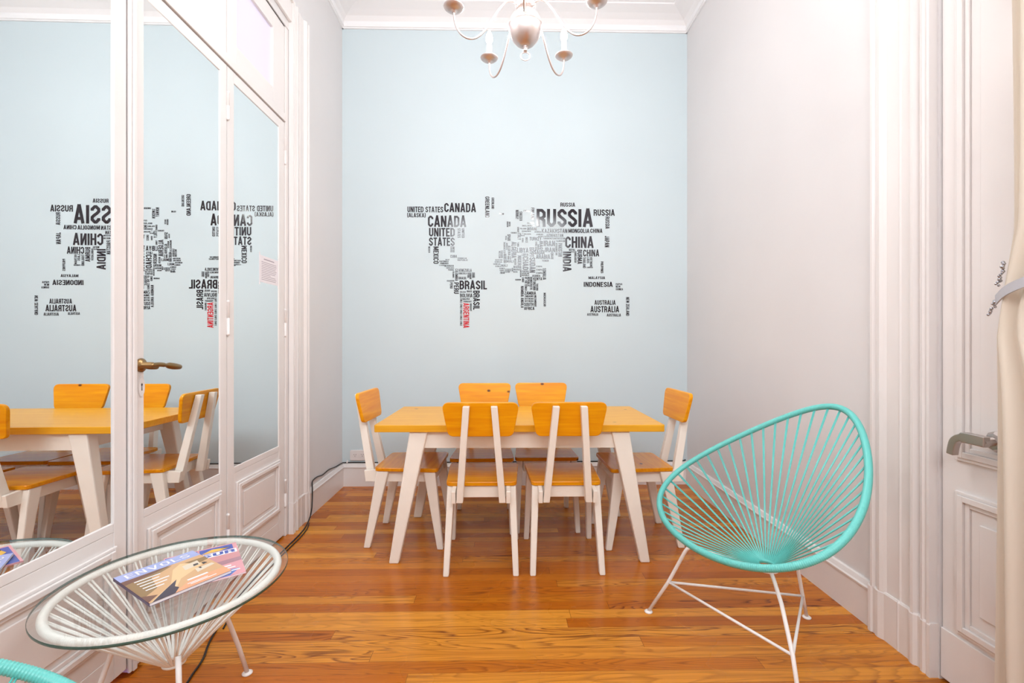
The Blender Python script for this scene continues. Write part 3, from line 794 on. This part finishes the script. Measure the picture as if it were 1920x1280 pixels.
WORDS = '''RUSSIA|h|282|2161|756|2311
CANADA|h|-625|2156|-307|2249
CHINA|h|523|1985|762|2080
CANADA|h|-489|2280|-225|2355
BRASIL|h|-362|1635|-133|1709
UNITED|h|-616|2076|-402|2147
STATES|h|-616|1998|-403|2067
UNITED STATES|h|-795|2277|-498|2324
AUSTRALIA|h|735|1445|977|1497
INDIA|v|503|1786|572|1954
ARGENTINA|v|-331|1313|-282|1522
INDONESIA|h|679|1659|923|1700
RUSSIA|h|762|2256|940|2309
BRASIL|v|-248|1464|-194|1625
CHINA|h|674|1914|809|1971
KAZAKHSTAN|h|326|2110|540|2145
AUSTRALIA|h|769|1508|947|1547
MEXICO|v|-580|1848|-536|1992
MONGOLIA|h|549|2111|726|2146
GREENLAND|v|-148|2235|-113|2411
SUDAN|v|223|1777|271|1904
ALGERIA|v|72|1899|113|2035
(ALASKA)|h|-797|2235|-644|2270
CHAD|v|166|1800|213|1912
BURMA|v|625|1850|665|1970
IRAN|h|342|1999|437|2045
ARABIA|h|277|1892|395|1929
NAMIBIA ANGOLA|v|150|1482|174|1663
NEW ZEALAND|v|1036|1416|1063|1573
RUSSIA|h|482|2331|606|2364
CHILE CHILE CHILE CHILE CHILE|v|-357|1330|-340|1563
PERU|v|-409|1598|-368|1693
LIBYA|h|119|1944|213|1984
PAKISTAN|v|464|1912|497|2023
JAPAN|v|856|1992|894|2087
UZBEKISTAN|h|368|2076|506|2102
RUSSIA|v|861|2147|896|2249
CHINA|h|734|2112|836|2147
BOLIVIA|h|-358|1569|-255|1600
IRAN|h|354|1949|436|1987
SAUDI|h|263|1931|348|1967
MALAYSIA|h|719|1724|858|1746
TURKEY|h|223|2045|323|2075
AUSTRALIA|h|873|1410|992|1434
EGYPT|v|223|1910|260|1987
VENEZUELA|h|-371|1782|-261|1807
SOMALIA|v|334|1718|362|1815
FINLAND|v|236|2221|263|2320
ZAMBIA|h|181|1592|277|1619
NIGER|v|124|1838|154|1919
COLOMBIA|v|-399|1707|-375|1807
AFRICA|h|178|1464|264|1491
MADAGASCAR|v|341|1494|361|1608
SOUTH|h|178|1497|257|1525
DEMOCRATIC|v|227|1631|247|1741
OF THE CONGO|v|183|1626|202|1741
PHILIPPINES|v|822|1774|844|1872
THAILAND|v|672|1816|695|1909
UKRAINE|h|202|2131|286|2156
GREENLAND|v|-95|2309|-73|2403
NORWAY|v|106|2224|133|2300
AUSTRALIA|h|707|1417|801|1438
IRAQ|v|307|1972|336|2040
MAURITANIA|v|5|1855|30|1933
SWEDEN|v|138|2210|163|2288
TANZANIA|v|253|1628|276|1712
STATES|v|-378|2065|-354|2144
ALGERIA|v|42|1921|65|2002
KENYA|h|255|1713|328|1738
UNITED|v|-344|2065|-321|2144
MOZAMBIQUE|v|263|1491|281|1587
AFGHANISTAN|v|441|1925|458|2026
BANGLADESH|v|600|1862|618|1955
REPUBLIC|v|204|1660|224|1741
ITALY|v|123|2051|151|2108
MOROCCO|v|5|1938|22|2031
VIETNAM|v|731|1830|751|1909
SPAIN|v|37|2043|64|2097
TURKMENISTAN|h|335|2057|441|2070
BRASIL|h|-369|1719|-304|1740
NIGERIA|h|89|1814|154|1834
MALI|h|31|1860|89|1882
OMAN|v|402|1891|425|1946
CUBA|h|-438|1899|-384|1922
BELARUS|h|162|2163|265|2175
ZIMBABWE|h|183|1571|257|1587
PERU|v|-442|1642|-419|1693
SAHARA|v|-17|1897|1|1962
NICARAGUA|h|-487|1824|-409|1839
UGANDA|h|246|1742|313|1759
REPUBLIC|h|-378|1873|-292|1886
BOTSWANA|h|183|1531|257|1546
MALI|h|-14|1825|38|1846
LAOS|v|705|1857|726|1909
KYRGYZSTAN|h|443|2057|520|2071
VENEZUELA|h|-371|1761|-301|1776
URUGUAY|v|-276|1454|-260|1519
GUINEA|h|949|1631|1010|1648
BOTSWANA|h|183|1551|257|1565
TAJIKISTAN|h|446|2035|520|2049
LIBYA|h|160|1917|211|1937
WESTERN|v|-36|1897|-19|1957
GUIANA|v|-257|1732|-234|1776
GUATEMALA|h|-531|1862|-454|1875
TANZANIA|v|280|1626|296|1687
PARAGUAY|h|-329|1527|-261|1541
BOLIVIA|h|-336|1547|-278|1563
NEPAL|h|554|1960|608|1977
DOMINICAN|h|-378|1889|-302|1901
NIGER|v|95|1841|112|1894
YEMEN|h|327|1869|383|1885
GREECE|v|189|2027|208|2074
HONDURAS|h|-522|1845|-454|1858
PAPUA|h|949|1674|1004|1690
SENEGAL|h|-69|1859|-3|1872
CAMEROON|v|143|1740|155|1811
ROMANIA|h|159|2117|236|2128
SURINAME|v|-278|1720|-263|1776
CENTRAL|h|159|1781|219|1795
SWEDEN|h|172|2285|228|2300
SENEGAL|h|-81|1841|-17|1854
REPUBLIC|h|159|1748|221|1761
MOROCCO|v|26|1967|40|2024
GUYANA|v|-297|1732|-279|1776
STATES|v|-438|1944|-422|1993
COLOMBIA|v|-420|1732|-406|1788
AZERBAIJAN|h|294|2075|365|2086
COSTA RICA|h|-472|1807|-407|1819
ETHIOPIA|h|278|1794|332|1808
CONGO|v|159|1696|177|1738
GERMANY|v|120|2112|136|2158
UNITED|v|-419|1944|-404|1993
ECUADOR|h|-467|1700|-406|1712
MAURITANIA|h|-64|1876|-3|1888
MEXICO|v|-621|1940|-607|1992
ESTONIA|h|204|2185|260|2198
AFRICAN|h|159|1765|219|1777
BRASIL|h|-302|1611|-257|1627
ETHIOPIA|h|278|1767|332|1780
ARMENIA|h|280|2091|338|2103
POLAND|h|143|2138|196|2151
GEORGIA|h|265|2112|322|2124
NIGERIA|h|89|1795|141|1808
NEW|h|949|1653|988|1670
ETHIOPIA|h|278|1822|329|1835
FRANCE|h|67|2103|118|2116
JORDAN|v|289|1970|303|2017
BULGARIA|h|177|2094|236|2105
CAMBODIA|h|702|1816|756|1828
KINGDOM|v|32|2158|46|2204
BOLIVIA|h|-358|1607|-310|1620
GABON|h|103|1711|150|1724
TUNIS|v|120|1992|135|2031
GUINEA|h|-64|1823|-17|1835
GUINEA|h|-30|1805|17|1817
SYRIA|v|271|2000|286|2037
PANAMA|h|-457|1792|-409|1803
ICELAND|h|-28|2260|9|2274
UNITED|v|50|2163|63|2202
SERBIA|v|159|2030|173|2066
BURKINA|v|38|1885|54|1915
GHANA|v|44|1775|58|1809
PORTUGAL|v|20|2047|32|2084
CROATIA|h|143|2082|182|2093
SIERRA LEONE|h|-22|1774|17|1785
LIBERIA|h|-24|1766|16|1776
NIGERIA|h|87|1777|123|1788
GUINEA|h|-27|1790|12|1800
EL SALVADOR|h|-531|1831|-489|1840
COAST|v|19|1775|30|1809
ISRAEL|v|271|1963|283|1994
IVORY|v|32|1775|42|1809
FASO|v|58|1885|69|1915
BENIN|v|75|1787|86|1816
BELIZE|h|-479|1878|-446|1887
BHUTAN|h|569|1947|596|1956
TOGO|v|61|1787|71|1811
HUNGARY|h|159|2105|173|2110'''
dec = thing('world_map_lettering', 'world map made of country names in black vinyl, ARGENTINA in red, on the blue wall', 'wall decal', (0, YB, 1.2))
def add_word(m, text, o, x0, z0, x1, z1):
    if o == 'h': pl = lambda u, v: (x0+(x1-x0)*u, -0.0016, z0+(z1-z0)*v-1.2)
    else: pl = lambda u, v: (x0+(x1-x0)*v, -0.0016, z1-(z1-z0)*u-1.2)
    flat(m, text, pl)
small = Mesh()
for i, ln in enumerate(WORDS.strip().split('\n')):
    tx, o, x0, z0, x1, z1 = ln.split('|')
    q = [int(v)/1000 for v in (x0, z0, x1, z1)]
    if i < 99:
        m = Mesh(); add_word(m, tx, o, *q)
        wd = m.link('country_name', 'vinyl_red' if tx == 'ARGENTINA' else 'vinyl', dec)
        if tx == 'ARGENTINA': wd['label'] = 'red ARGENTINA lettering'
    else: add_word(small, tx, o, *q)
sm = small.link('small_country_names', 'vinyl', dec); sm['kind'] = 'stuff'

# ------------------------------------------------------------------ outlet, cable and clips
ot = thing('power_outlet', 'white double power outlet on the blue wall above the baseboard', 'power outlet', (-1.195, YB, 0.256))
pl = rounded_poly([(-0.073, -0.043), (0.073, -0.043), (0.073, 0.043), (-0.073, 0.043)], 0.014, 5)
pi_ = [(x*0.93, z*0.9) for x, z in pl]
Mesh().prism_pts([(x, 0, z) for x, z in pl], [(x, -0.010, z) for x, z in pl]).prism_pts([(x, -0.010, z) for x, z in pi_], [(x*0.98, -0.014, z*0.97) for x, z in pi_]).link('cover_plate', 'plastic', ot)
for sx in (-0.03, 0.03):
    s = Mesh().box(sx-0.021, sx+0.021, -0.0155, -0.013, -0.014, 0.022).link('socket', 'plastic', ot, bevel=0.001)
    m = Mesh()
    for dx, dz, an in ((-0.008, 0.008, 28), (0.008, 0.008, -28), (0.0, -0.006, 0)):
        c_, s_ = cos(radians(an)), sin(radians(an))
        q = [(sx+dx+a*c_-b3*s_, dz+a*s_+b3*c_) for a, b3 in ((-0.0012, -0.005), (0.0012, -0.005), (0.0012, 0.005), (-0.0012, 0.005))]
        m.prism_pts([(x, -0.0154, z) for x, z in q], [(x, -0.0158, z) for x, z in q])
    m.link('slots', 'slot', s)

cb = Mesh()
r = 0.0042
wall_run = smooth_path([(1.535, YB-0.006, 0.206), (1.50, YB-0.008, 0.198), (1.2, YB-0.008, 0.1955), (0.6, YB-0.007, 0.195), (0.0, YB-0.008, 0.196), (-0.6, YB-0.007, 0.195), (-1.1, YB-0.008, 0.196), (-1.3, YB-0.010, 0.197),
                        (XL+0.010, YB-0.04, 0.199), (XL+0.007, 3.65, 0.205), (XL+0.007, 3.50, 0.222), (XL+0.007, 3.38, 0.218), (XL+0.007, 3.28, 0.232), (XL+0.012, 3.19, 0.228), (XL+0.030, 3.145, 0.19),
                        (XL+0.036, 3.128, 0.13), (XL+0.044, 3.10, 0.07), (XL+0.052, 3.05, 0.03), (XL+0.062, 2.97, 0.008), (XL+0.075, 2.85, 0.0055), (XL+0.08, 2.6, 0.0055), (XL+0.09, 2.2, 0.0055), (XL+0.155, 1.88, 0.0055),
                        (XL+0.205, 1.74, 0.0055), (XL+0.22, 1.66, 0.0055), (XL+0.235, 1.56, 0.0055), (XL+0.23, 1.3, 0.0055)], 8)
cb.tube(wall_run, r, 8)
tag(cb.link('power_cable', 'black', None, smooth=True), 'black cable along the baseboard tops and down to the floor by the mirrored doors', 'cable')
cb = Mesh(); cb.tube(smooth_path([(XL+0.06, 3.02, 0.006), (XL+0.085, 2.93, 0.005), (XL+0.098, 2.80, 0.005), (XL+0.100, 2.6, 0.005), (XL+0.108, 2.2, 0.005), (XL+0.17, 1.92, 0.005)], 8), 0.0035, 8)
tag(cb.link('thin_cable', 'black', None, smooth=True), 'second thinner black cable on the floor against the mirrored doors', 'cable')
clip_labels = ['white cable clip near the left end of the blue wall', 'white cable clip on the blue wall between the far pair of chairs', 'white cable clip on the blue wall behind the chair right of the far pair']
for x, lab in zip((-1.29, 0.075, 0.60), clip_labels):
    m = Mesh(); m.box(x-0.006, x+0.006, YB-0.015, YB, 0.201, 0.206); m.box(x-0.006, x+0.006, YB-0.017, YB-0.013, 0.192, 0.206); m.box(x-0.004, x+0.004, YB-0.008, YB, 0.206, 0.214)
    tag(m.link('cable_clip', 'plastic', None, bevel=0.001), lab, 'cable clip', 'cable clips')

# ------------------------------------------------------------------ printed notice stuck on the mirror of leaf 4
nt_ = thing('paper_notice', 'small white printed notice stuck on the mirror next to the casing', 'notice', (-1.3488, 2.655, 1.607))
Mesh().box(0.0, 0.0006, -0.1, 0.1, -0.075, 0.075).link('sheet', 'paper', nt_)
m = Mesh(); random.seed(4)
def dash(y0, y1, z, h): m.box(0.0006, 0.0009, y0, y1, z-h/2, z+h/2)
dash(-0.06, 0.055, 0.058, 0.006)
for k in range(11):
    z = 0.040-k*0.0098
    dash(-0.085, 0.085-random.random()*(0.09 if k % 4 == 3 else 0.02), z, 0.0032)
m.link('printed_lines', 'ink', nt_)
for y in (-0.103, 0.103):
    Mesh().box(0.0, 0.0008, y-0.004, y+0.004, -0.09, 0.09).link('tape', 'paper', nt_)

# ------------------------------------------------------------------ curtain with a grey tieback, right edge
cu = thing('curtain', 'cream curtain gathered by a grey satin tieback, at the right edge', 'curtain', (1.455, 1.085, 0.0))
m = Mesh(); rows = []
NZ, NY = 60, 90
for i in range(NZ+1):
    z = 0.03+(3.12-0.03)*i/NZ
    gth = math.exp(-((z-1.30)/0.22)**2)
    w0 = 0.215+0.02*max(0.0, 1-z/1.25)-0.012*gth+0.0*z
    edge = 0.246 if z < 1.22 else 0.246-0.045*min(1, (z-1.22)/0.30)
    row = []
    for j in range(NY+1):
        t = j/NY
        y = edge-t*(0.50-0.20*gth)
        x = 0.022*sin(t*2*pi*5.5+0.6*sin(z*1.3))*(1-0.35*gth)+0.012*sin(t*2*pi*2.3+1.0+z*0.4)
        row.append(m.bm.verts.new((x, y, z)))
    rows.append(row)
for i in range(NZ):
    for j in range(NY): m.face([rows[i][j], rows[i][j+1], rows[i+1][j+1], rows[i+1][j]])
c = m.link('drape', 'curtain', cu, smooth=True)
so = c.modifiers.new('thick', 'SOLIDIFY'); so.thickness = 0.002
tb = Mesh(); P = smooth_path([(-0.004, 0.226, 1.322), (-0.040, 0.15, 1.352), (-0.048, 0.0, 1.390), (0.0, -0.09, 1.40), (0.05, -0.12, 1.41)], 8)
rings = []
for i, q in enumerate(P):
    T = (P[min(i+1, len(P)-1)]-P[max(i-1, 0)]).normalized(); U = Vector((-T.z*0, 0, 1)).normalized(); S = T.cross(U).normalized()
    rings.append([q+S*0.002*a+U*0.014*b3 for a, b3 in ((-1, -1), (1, -1), (1, 1), (-1, 1))])
tbo = tb.ring_loft(rings).link('tieback', 'grey_cloth', cu); tbo['label'] = 'grey satin tieback'
random.seed(11)
for (y0, z0, y1, z1, nn) in ((0.206, 1.43, 0.226, 1.365, 16), (0.220, 1.338, 0.246, 1.28, 14)):
    m = Mesh()
    for k in range(nn):
        t = k/(nn-1); rr = 0.0035+0.003*random.random()*(1-t*0.6)
        at = (0.000+random.uniform(-0.006, 0.006), y0+(y1-y0)*t+random.uniform(-0.006, 0.006)*(1-t), z0+(z1-z0)*t)
        m.lathe([(0.0, -rr), (rr*0.7, -rr*0.7), (rr, 0), (rr*0.7, rr*0.7), (0.0, rr)], 8, at)
    m.link('bead_trim', 'silver', cu, smooth=True)

# ------------------------------------------------------------------ magazines on the glass
def magazine(name, label, loc, rz, wd, ht, th, cover_col):
    g_ = thing(name, label, 'magazine', loc, rz)
    Mesh().box(-wd/2+0.001, wd/2-0.001, -ht/2+0.001, ht/2-0.001, 0.0008, th-0.0006).link('pages', 'paper', g_)
    m = Mesh(); m.box(-wd/2, wd/2, -ht/2, ht/2, 0, 0.0008); m.box(-wd/2, wd/2, -ht/2, ht/2, th-0.0006, th); m.box(-wd/2-0.0006, -wd/2, -ht/2, ht/2, 0, th)
    m.link('cover', cover_col, g_)
    return g_
for n_, c_ in dict(sky=(166, 178, 226), sand=(214, 172, 128), sand2=(232, 198, 150), dune=(206, 140, 104), peach=(236, 168, 128), brush=(150, 122, 84), dusk=(120, 84, 72), shade=(70, 62, 76), cream=(226, 212, 190), white=(246, 244, 246),
                   spine=(64, 36, 84), navy=(70, 92, 176), pink=(222, 160, 168), rose=(206, 148, 152), mauve=(170, 128, 140), gold=(232, 186, 84), blue=(96, 130, 206), dark=(70, 60, 58)).items(): cover('print_'+n_, c_)
def patch(m, z, pts): m.face([m.bm.verts.new((x, y, z)) for x, y in pts])
def art(g_, name, mat, z, polys):
    m = Mesh()
    for p in polys: patch(m, z, p)
    return m.link(name, mat, g_)
W1, H1, T1 = 0.212, 0.253, 0.009
g1 = magazine('magazine', 'thick magazine with the title ENVOLS over a sandy landscape, on the glass table', (-1.007, 1.412, 0.4802), radians(57.1), W1, H1, T1, 'print_spine')
rc = lambda a, b3, c_, d_: [(a, b3), (c_, b3), (c_, d_), (a, d_)]
z = T1+0.0002
art(g1, 'cover_picture', 'print_sand', z, [rc(-W1/2, -H1/2, W1/2, 0.072)])
art(g1, 'cover_picture', 'print_sky', z, [rc(-W1/2, 0.072, W1/2, H1/2)])
z += 0.0002
art(g1, 'cover_picture', 'print_brush', z, [[(-0.106, 0.072), (-0.106, -0.085), (-0.06, -0.05), (-0.045, 0.03), (0.02, 0.062), (0.0, 0.072)], [(0.05, 0.05), (0.106, 0.045), (0.106, 0.02), (0.07, 0.01)]])
art(g1, 'cover_picture', 'print_sand2', z, [[(-0.105, -0.1265), (-0.03, -0.06), (0.01, 0.03), (0.04, 0.055), (0.09, 0.0), (0.0, -0.05), (-0.05, -0.1265)]])
art(g1, 'cover_picture', 'print_peach', z, [[(-0.05, -0.1265), (0.106, -0.1265), (0.106, -0.085), (0.02, -0.075)]])
z += 0.0002
art(g1, 'cover_picture', 'print_dusk', z, [[(-0.106, 0.04), (-0.106, 0.072), (0.03, 0.072), (-0.02, 0.058)], [(-0.106, -0.12), (-0.106, -0.07), (-0.075, -0.095)]])
art(g1, 'cover_picture', 'print_shade', z, [[(-0.1, -0.1265), (-0.045, -0.1265), (-0.025, -0.1), (-0.03, -0.085), (-0.01, -0.045), (-0.05, -0.08)]])
art(g1, 'cover_picture', 'print_cream', z, [[(0.03, -0.005), (0.075, 0.0), (0.08, 0.035), (0.035, 0.03)], [(0.045, -0.05), (0.1, -0.035), (0.098, -0.02), (0.05, -0.02)]])
z += 0.0002
art(g1, 'cover_picture', 'print_dark', z, [[(0.055, 0.0), (0.07, 0.002), (0.072, 0.014), (0.06, 0.016)], [(0.078, -0.01), (0.092, -0.006), (0.088, 0.006), (0.08, 0.008)], [(0.06, -0.03), (0.066, -0.03), (0.066, -0.018), (0.06, -0.018)]])
m = Mesh(); flat(m, 'ENVOLS', lambda u, v: (-0.088+0.172*u, 0.083+0.030*v, z), 0.10); tl = m.link('title_lettering', 'print_white', g1); tl['label'] = 'white ENVOLS title'
for k, (a, b3) in enumerate(((-0.085, -0.02), (-0.085, -0.03), (-0.085, -0.012), (-0.085, -0.025), (-0.085, -0.04))): art(g1, 'cover_line', 'print_white', z, [rc(a, 0.035-k*0.020, b3, 0.035-k*0.020+0.006)])
for a, y_, b3 in ((0.005, -0.083, 0.06), (-0.005, -0.104, 0.05), (0.0, -0.112, 0.07)): art(g1, 'cover_line', 'print_white', z, [rc(a, y_, b3, y_+(0.009 if y_ == -0.083 else 0.004))])

W2, H2, T2 = 0.205, 0.263, 0.0048
g2 = magazine('magazine', 'thinner magazine with blue ASUR title letters, half under the thick one', (-0.964, 1.487, 0.4752), radians(36.2), W2, H2, T2, 'print_pink')
z = T2+0.0001
art(g2, 'cover_picture', 'print_navy', z, [rc(-0.1, 0.082, -0.012, 0.124), rc(-0.006, 0.082, 0.09, 0.124)])
art(g2, 'cover_picture', 'print_white', z, [rc(-0.1, 0.046, 0.098, 0.080)])
art(g2, 'cover_picture', 'print_rose', z, [[(-0.1, -0.02), (0.1025, 0.0), (0.1025, 0.045), (-0.1, 0.045)]])
art(g2, 'cover_picture', 'print_mauve', z, [[(-0.1, -0.06), (0.1025, -0.03), (0.1025, 0.0), (-0.1, -0.02)]])
art(g2, 'cover_picture', 'print_blue', z, [[(0.02, -0.128), (0.06, -0.128), (0.09, -0.09), (0.05, -0.08)], [(-0.09, -0.128), (-0.03, -0.128), (-0.02, -0.112), (-0.09, -0.105)]])
z += 0.0002
art(g2, 'cover_picture', 'print_gold', z, [[(-0.003, 0.085), (0.05, 0.085), (0.08, 0.1), (0.03, 0.112)]])
art(g2, 'cover_picture', 'print_dark', z, [[(-0.09, 0.084), (-0.014, 0.084), (-0.04, 0.1)], [(0.05, 0.098), (0.085, 0.1), (0.07, 0.105)]])
for q in (rc(0.0, -0.06, 0.07, -0.05), rc(0.02, -0.075, 0.08, -0.068), rc(0.035, -0.1, 0.09, -0.093)): art(g2, 'cover_line', 'print_white', z, [q])
m = Mesh(); flat(m, 'ASUR', lambda u, v: (-0.042+0.134*u, 0.050+0.026*v, z), 0.17); tl = m.link('title_lettering', 'print_navy', g2); tl['label'] = 'blue ASUR title'
